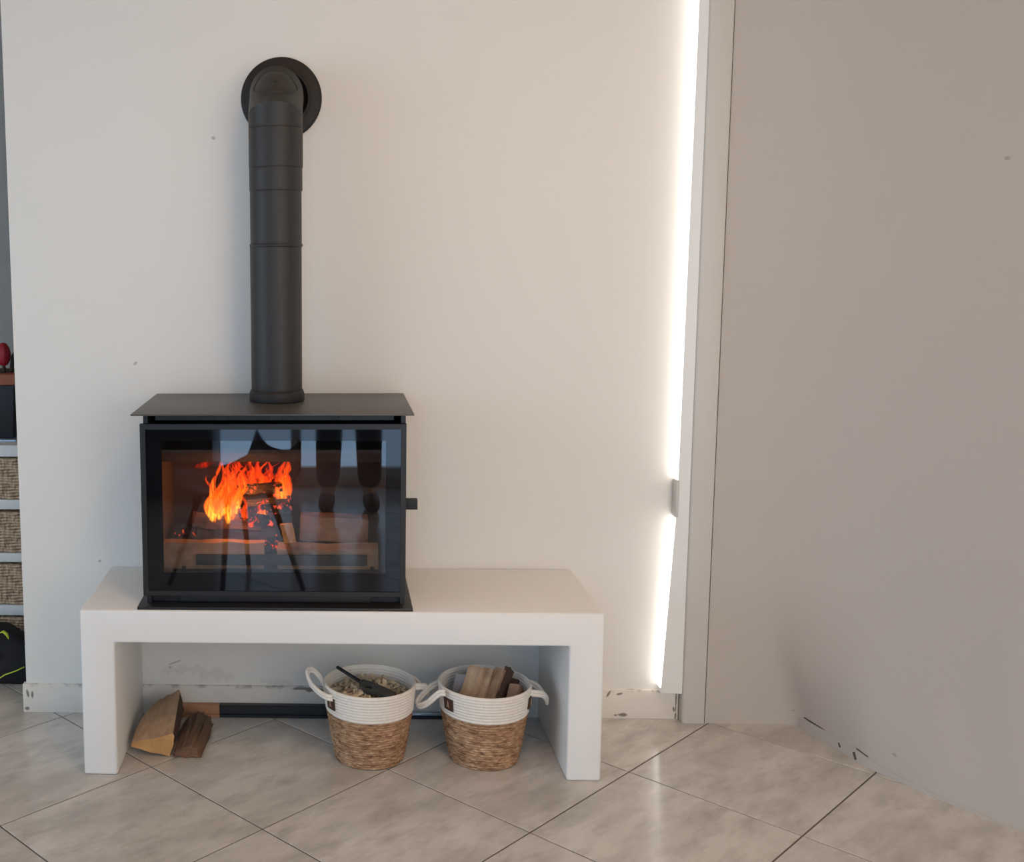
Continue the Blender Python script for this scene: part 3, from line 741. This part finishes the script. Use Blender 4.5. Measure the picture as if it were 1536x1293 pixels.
# pale shavings heaped in the left basket
def shavings():
    rnd = random.Random(3); mb = MB(); cx, cy = BK[0][0][:2]
    mb.lathe([(.001, .190), (.05, .186), (.085, .176), (.106, .166), (.106, .150)], (cx, cy, 0), 24)
    for k in range(330):
        r = .098 * math.sqrt(rnd.random()); a = rnd.random() * 2 * PI; z = .197 - .024 * (r / .1) ** 2 + rnd.uniform(-.006, .012)
        L = rnd.uniform(.014, .042); wd = rnd.uniform(.003, .012); th = rnd.random() * PI; cv = rnd.uniform(-.4, .9) * L * .5; tilt = rnd.uniform(-.5, .5)
        d = Vector((math.cos(th), math.sin(th), tilt)).normalized(); s = Vector((-math.sin(th), math.cos(th), rnd.uniform(-.5, .5))).normalized(); u = d.cross(s)
        p0 = Vector((cx + r * math.cos(a), cy + r * math.sin(a), z)); rings = []
        for q in range(5):
            t = q / 4 - .5; c = p0 + d * (L * t) + u * (cv * (t * t * 4 - .5) * .6)
            rr = math.hypot(c.x - cx, c.y - cy)
            if rr > .104: c.x = cx + (c.x - cx) * .104 / rr; c.y = cy + (c.y - cy) * .104 / rr
            rings.append([c - s * wd / 2, c + s * wd / 2, c + s * wd / 2 + u * .0007, c - s * wd / 2 + u * .0007])
        mb.loft(rings, False)
    return tag(mb.build('wood_shavings', M['straw']), 'pale wood shavings heaped inside the left basket', 'wood shavings', None, 'stuff')
shavings()

# gas lighter leaning in the left basket
lt = empty('gas_lighter', (.10, -.29, .19), 'dark long-nosed gas lighter stuck in the basket of shavings', 'lighter')
n0 = Vector((.0120, -.235, .2375)); n1 = Vector((.0800, -.292, .2150)); n2 = Vector((.1450, -.352, .2080))
mb = MB(); dv = (n1 - n0)
mb.tube([n0, n0 + dv * .02, n0 + dv * .6, n0 + dv * .98, n1], [.0040, .0048, .0048, .0060, .0085], 12); mb.build('nozzle', M['nozzle'], lt)
d = (n2 - n1).normalized(); nv = Vector((.35, -.55, .75)); nv = (nv - d * nv.dot(d)).normalized(); sv = d.cross(nv)
L = (n2 - n1).length
outl = [(-.004, -.008), (.006, -.010), (.018, -.013), (.04, -.0145), (.08, -.0145), (L + .02, -.0145), (L + .02, .0145), (.062, .0155), (.050, .0205), (.038, .0255), (.024, .0245), (.011, .0165), (.004, .010), (-.004, .008)]
hole = [(.031 + .0135 * math.cos(2 * PI * k / 14), .0095 + .0088 * math.sin(2 * PI * k / 14)) for k in range(14)]
# bridge outline and hole (same vertex count, matched by angle about the hole centre)
hc = (.030, .0095)
outl_s = sorted(outl, key=lambda q: math.atan2(q[1] - hc[1], q[0] - hc[0])); hole_s = sorted(hole, key=lambda q: math.atan2(q[1] - hc[1], q[0] - hc[0]))
mb = MB(); t2 = .0065
def PP(q, o): return n1 + d * q[0] + sv * q[1] + nv * o
for q in outl_s: mb.v.append(tuple(PP(q, -t2)))
for q in outl_s: mb.v.append(tuple(PP(q, t2)))
for q in hole_s: mb.v.append(tuple(PP(q, -t2)))
for q in hole_s: mb.v.append(tuple(PP(q, t2)))
n = 14
for i in range(n):
    j = (i + 1) % n
    mb.face([i, j, n + j, n + i]); mb.face([2 * n + i, 2 * n + j, 3 * n + j, 3 * n + i]); mb.face([n + i, n + j, 3 * n + j, 3 * n + i]); mb.face([i, j, 2 * n + j, 2 * n + i])
mb.build('lighter_body', M['lighter'], lt, bevel=.0012)
mb = MB(); mb.tube([PP((.026, .0045), 0), PP((.031, .006), 0), PP((.037, .0075), 0)], .0024, 8); mb.build('trigger', M['nozzle'], lt)

# split firewood standing in the right basket
cx2, cy2 = BK[1][0][:2]
def stick(p0, p1, prof, m, lab, seed, cat='firewood'):
    return log('firewood_stick', p0, p1, prof, m, lab, cat, 'firewood in the right basket', .0018, n=5, seed=seed)
stick((cx2 - .064, cy2 - .038, .135), (cx2 - .012, cy2 + .045, .232), [(-.022, -.012), (.020, -.014), (.022, .012), (-.018, .014)], M['kind1'], 'split stick with a torn splintered side, left of the basket middle', 31)
stick((cx2 - .030, cy2 - .040, .135), (cx2 + .022, cy2 + .045, .228), [(-.016, -.012), (.014, -.012), (.015, .012), (-.015, .012)], M['kind1'], 'smooth pale square stick standing in the middle of the right basket', 32)
stick((cx2 + .002, cy2 - .040, .135), (cx2 + .053, cy2 + .040, .230), [(-.013, -.014), (.012, -.012), (.014, .014), (-.010, .013)], M['kind2'], 'brown stick with bark edge leaning right of the pale stick', 33)
stick((cx2 + .026, cy2 - .036, .135), (cx2 + .076, cy2 + .046, .231), [(-.008, -.014), (.008, -.012), (.010, .014), (-.006, .014)], M['kindbark'], 'thin dark bark slab behind the brown stick', 34)
stick((cx2 - .086, cy2 - .030, .100), (cx2 - .056, cy2 + .045, .212), [(-.014, -.012), (.014, -.012), (.013, .012), (-.014, .012)], M['kind3'], 'greyish weathered stick at the left edge of the right basket', 35)
stick((cx2 + .058, cy2 - .060, .110), (cx2 + .088, cy2 + .012, .196), [(-.018, -.014), (.016, -.014), (.018, .012), (-.012, .016)], M['kind2'], 'short brown log end low at the right side of the basket', 36)
stick((cx2 + .020, cy2 - .085, .110), (cx2 + .060, cy2 - .055, .178), [(-.010, -.010), (.010, -.010), (.008, .010), (-.010, .010)], M['kind1'], 'small pale offcut at the front right of the basket', 37)
stick((cx2 + .064, cy2 + .020, .110), (cx2 + .088, cy2 + .055, .200), [(-.016, -.012), (.014, -.014), (.016, .012), (-.012, .014)], M['kindbark'], 'dark bark piece at the back right of the basket', 38)

# ---------------------------------------------------------------- shelf unit behind the wall end
sh = empty('shelf_unit', (-1.35, .55, 0), 'white shelf unit with wicker drawers behind the left end of the wall', 'shelf')
SX0, SX1, SY0, SY1 = -1.75, -.80, .35, .85
MB().box(SX0, SX1, SY0 - .004, SY1, .7185, .7565).build('top_board', M['shelf'], sh, bevel=.002)
for z0, z1 in ((.542, .574), (.364, .394), (.182, .216), (.0, .034)): MB().box(SX0, SX1, SY0, SY1, z0, z1).build('shelf_board', M['shelf'], sh, bevel=.0015)
for x in (SX0 - .02, SX1): MB().box(x, x + .02, SY0, SY1, 0, .7565).build('side_panel', M['shelf'], sh)
MB().box(SX0, SX1, SY1 - .01, SY1, 0, .72).build('back_panel', M['shelf'], sh)
def wicker_front(w_, h_, dp):
    mb = MB(); mb.box(-w_ / 2, w_ / 2, .006, dp, 0, h_)
    # upright stakes with the woven strands bulging over and under them
    ns = 26; nr = 14
    for r in range(nr):
        pts = []
        for k in range(ns * 2 + 1):
            x = -w_ / 2 + w_ * k / (ns * 2); pts.append((x, .004 - .0045 * (1 if (k // 1 + r) % 2 else 0), (r + .5) * h_ / nr + .0015 * math.sin(k * .7 + r)))
        mb.tube(pts, h_ / nr * .52, 5, flat=1.0)
    return mb
me = None
shelf_rows = ((.576, .135, 'topmost wicker drawer basket in the white shelf unit'), (.396, .136, 'second wicker drawer basket from the top in the shelf unit'), (.218, .136, 'third wicker drawer basket from the top in the shelf unit'), (.036, .138, 'lowest wicker drawer basket behind the black bag'))
for z, h_, lab in shelf_rows:
    if me is None: o = wicker_front(.46, h_, .42).build('wicker_drawer', M['wicker'], None, loc=(-1.04, SY0 + .006, z)); me = o.data
    else: o = bpy.data.objects.new('wicker_drawer', me); C.objects.link(o); o.location = (-1.04, SY0 + .006, z)
    tag(o, lab, 'basket', 'wicker drawers in the shelf unit')
# black planter with terracotta rim and a red bud
pot = empty('planter', (-1.15, .52, .7565), 'black square planter with terracotta rim on top of the white shelf', 'planter')
def frust(z0, z1, a0, a1):
    return [[(-1.15 + sx * a, .52 + sy * a, z) for sx, sy in ((-1, -1), (1, -1), (1, 1), (-1, 1))] for z, a in ((z0, a0), (z1, a1))]
m_ = MB(); m_.box(-1.285, -1.105 + .055, .41, .63, .7566, .7640); m_.build('saucer', M['bar_metal'], pot, bevel=.002)
m_ = MB(); m_.loft(frust(.7641, .946, .085, .100), False); m_.build('pot', M['pot'], pot, bevel=.006)
m_ = MB(); m_.loft(frust(.9461, .982, .106, .108), False); m_.build('rim', M['terracotta'], pot, bevel=.004)
m_ = MB(); m_.lathe([(.001, .004), (.06, .004), (.085, 0)], (-1.15, .52, .982), 20); m_.build('soil', M['soil'], pot)
bud = empty('cactus', (-1.094, .46, .986), 'red oval cactus bulb on a short stem in the black planter', 'plant')
m_ = MB(); m_.tube([(-1.094, .46, .984), (-1.0945, .46, 1.012)], .006, 8); m_.tube([(-1.073, .47, .983), (-1.068, .475, 1.035), (-1.058, .478, 1.05)], .007, 8); m_.build('stem', M['soil'], bud)
m_ = MB(); m_.lathe([(.001, -.041), (.012, -.037), (.021, -.020), (.0235, 0), (.020, .020), (.011, .034), (.001, .038)], (-1.0945, .46, 1.046), 24, disp=lambda k, i, a: -.0012 * math.cos(a * 8) if 0 < k < 6 else 0); m_.build('bulb', M['red'], bud)
# black bag with neon trim on the floor in front of the shelf
bag = empty('sports_bag', (-1.06, .25, 0), 'black sports bag with neon yellow trim on the floor by the shelf', 'bag')
m_ = MB(); rg = []
for k, (z, sx, sy, oy) in enumerate(((.001, .13, .060, 0), (.02, .145, .072, 0), (.07, .145, .072, 0), (.12, .125, .062, .004), (.155, .10, .048, .006), (.172, .07, .034, .008), (.180, .03, .015, .008))):
    rg.append([(-1.085 + sx * math.copysign(abs(math.cos(a)) ** .75, math.cos(a)) - (.03 if k > 3 else 0), .262 + oy + sy * math.copysign(abs(math.sin(a)) ** .75, math.sin(a)), z + .004 * math.sin(3 * a + k)) for a in [2 * PI * i / 28 for i in range(28)]])
m_.loft(rg, True); m_.build('bag_body', M['bag'], bag)
m_ = MB(); m_.tube([(-1.10, .205, .176), (-1.085, .196, .158), (-1.072, .190, .135), (-1.066, .188, .122)], [.006, .009, .009, .006], 8, flat=.4); m_.build('trim_strip', M['neon'], bag)
m_ = MB(); m_.tube([(-1.066, .21, .170), (-1.052, .202, .178), (-1.040, .198, .170), (-1.033, .194, .155)], [.003, .007, .007, .002], 8, flat=.5); m_.build('trim_strip', M['neon'], bag)
m_ = MB(); m_.lathe([(.001, .005), (.012, .004), (.015, 0)], (0, 0, 0), 16); q = m_.build('logo_patch', M['neon'], bag, loc=(0, 0, 0)); q.matrix_parent_inverse = inv(bag); q.location = (-1.079, .187, .098); q.rotation_euler = (PI / 2, 0, 0)
m_ = MB(); m_.tube([(-1.11, .182, .022), (-1.07, .178, .027), (-1.045, .178, .043), (-1.01, .18, .055), (-.985, .19, .065)], .0020, 6); m_.build('cord', M['neon'], bag)

sb = empty('dark_reflection_box', (-1.35, -3.75, 0), 'unseen dark box added by the back wall to darken the stove glass reflection', 'reflection helper')  # invented dark box, darkens what the left of the glass mirrors
MB().box(-2.1, -.66, -4.0, -3.56, .08, 1.02).build('body', M['dark'], sb, bevel=.004); MB().box(-2.12, -.64, -4.02, -3.54, 1.0205, 1.05).build('top', M['dark'], sb, bevel=.003)
for k in range(3): MB().box(-2.08 + k * .47, -1.63 + k * .47, -3.559, -3.542, .11, .99).build('door', M['dark'], sb, bevel=.002)
for x in (-2.0, -.78):
    for y in (-3.9, -3.64): MB().box(x, x + .05, y, y + .05, 0, .079).build('leg', M['dark'], sb)
# ---------------------------------------------------------------- seen mirrored in the stove glass: chair and photographer
ch = empty('shell_chair', (-.40, -2.02, 0), 'dark shell chair with splayed legs mirrored in the stove glass', 'chair')
m_ = MB(); rg = []
for k in range(9):
    t = k / 8
    y = .21 - .40 * min(1, t * 1.6) - (.03 * max(0, t - .62) / .38); z = .43 - .03 * math.sin(PI * min(1, t * 1.6)) + (.13 * max(0, (t - .55) / .45) ** 1.4)
    wv = .21 * (1 - .25 * t * t)
    ring_ = []
    for i in range(9):
        s = -1 + 2 * i / 8; ring_.append(Vector((wv * s, y, z + .07 * abs(s) ** 3)))
    rg.append(ring_ + [p + Vector((0, -.004, -.012)) for p in reversed(ring_)])
m_.loft(rg, True)
rz = Matrix.Rotation(.9, 3, 'Z'); m_.v = [tuple(rz @ Vector(p) + Vector((-.40, -2.02, 0))) for p in m_.v]; m_.build('seat_shell', M['dark'], ch)
for sx in (-1, 1):
    for sy in (-1, 1):
        m_ = MB(); a = rz @ Vector((sx * .10, sy * .10, .41)); b = rz @ Vector((sx * .20, sy * .20, 0)); m_.tube([a + Vector((-.40, -2.02, 0)), b + Vector((-.40, -2.02, 0))], [.014, .010], 10); m_.build('leg', M['dark'], ch)

def skin(name, verts, edges, radii, mat, parent=None, root=0, sub=2):
    me = bpy.data.meshes.new(name); me.from_pydata(verts, edges, []); o = bpy.data.objects.new(name, me); C.objects.link(o)
    sk = o.modifiers.new('skin', 'SKIN'); sk.use_smooth_shade = True; ss = o.modifiers.new('sub', 'SUBSURF'); ss.levels = sub; ss.render_levels = sub
    if not me.skin_vertices: me.skin_vertices.new()
    for i, r in enumerate(radii): me.skin_vertices[0].data[i].radius = (r, r) if not isinstance(r, tuple) else r; me.skin_vertices[0].data[i].use_root = (i == root)
    me.materials.append(mat)
    if parent: o.parent = parent; o.matrix_parent_inverse = inv(parent)
    return o
PX, PY = .09, -3.52
person = empty('person', (PX, PY, 0), 'person in dark trousers and jumper standing behind the view, mirrored in the stove glass', 'person')
def B3(x, y, z): return (PX + x, PY + y, z)
bv = [B3(0, 0, .95), B3(0, 0, 1.15), B3(0, .01, 1.34), B3(0, .02, 1.46), B3(0, .04, 1.55), B3(0, .05, 1.63), B3(0, .04, 1.70)]
br_ = [.13, .115, .125, .055, .072, .085, .06]; be = [(0, 1), (1, 2), (2, 3), (3, 4), (4, 5), (5, 6)]
for sx in (-1, 1):
    k = len(bv)
    bv += [B3(sx * .10, 0, .90), B3(sx * .10, .02, .50), B3(sx * .11, 0, .10), B3(sx * .12, .11, .035), B3(sx * .19, .01, 1.39), B3(sx * .24, .06, 1.14), B3(sx * .10, .22, 1.28), B3(sx * .075, .27, 1.32)]
    br_ += [.085, .055, .04, .03, .055, .042, .030, .028]
    be += [(0, k), (k, k + 1), (k + 1, k + 2), (k + 2, k + 3), (2, k + 4), (k + 4, k + 5), (k + 5, k + 6), (k + 6, k + 7)]
skin('body', bv, be, br_, M['skin'], person)
tv_ = [B3(0, 0, .98), B3(0, 0, 1.04)]; tr_ = [.15, .14]; te_ = [(0, 1)]
for sx in (-1, 1):
    k = len(tv_); tv_ += [B3(sx * .10, 0, .88), B3(sx * .105, .02, .50), B3(sx * .115, 0, .09)]; tr_ += [.105, .082, .068]; te_ += [(0, k), (k, k + 1), (k + 1, k + 2)]
skin('trousers', tv_, te_, tr_, M['jeans'], person)
jv = [B3(0, 0, 1.02), B3(0, 0, 1.18), B3(0, .01, 1.34), B3(0, .02, 1.42)]; jr = [.15, .14, .145, .08]; je = [(0, 1), (1, 2), (2, 3)]
for sx in (-1, 1):
    k = len(jv); jv += [B3(sx * .19, .0, 1.39), B3(sx * .245, .06, 1.14), B3(sx * .115, .20, 1.265)]; jr += [.068, .056, .042]; je += [(2, k), (k, k + 1), (k + 1, k + 2)]
skin('jumper', jv, je, jr, M['jumper'], person)
for sx in (-1, 1):
    skin('shoe', [B3(sx * .115, -.05, .05), B3(sx * .118, .04, .05), B3(sx * .125, .15, .04), B3(sx * .127, .20, .035)], [(0, 1), (1, 2), (2, 3)], [.042, .05, .045, .032], M['shoe'], person)
    for f in range(4):
        b0 = (sx * (.078 - .004 * f), .275, 1.315 + .020 * f); ln = (.030, .036, .034, .028)[f]
        skin('finger', [B3(*b0), B3(b0[0] - sx * ln * .6, b0[1] + .012, b0[2] + .006), B3(b0[0] - sx * ln * 1.3, b0[1] + .004, b0[2] + .010)], [(0, 1), (1, 2)], [.009, .0085, .007], M['skin'], person, sub=1)
    skin('thumb', [B3(sx * .085, .262, 1.30), B3(sx * .06, .245, 1.325), B3(sx * .045, .25, 1.345)], [(0, 1), (1, 2)], [.011, .0095, .008], M['skin'], person, sub=1)
skin('hair', [B3(0, .01, 1.60), B3(0, .0, 1.67), B3(0, .035, 1.72)], [(0, 1), (1, 2)], [.075, .090, .075], M['hair'], person)
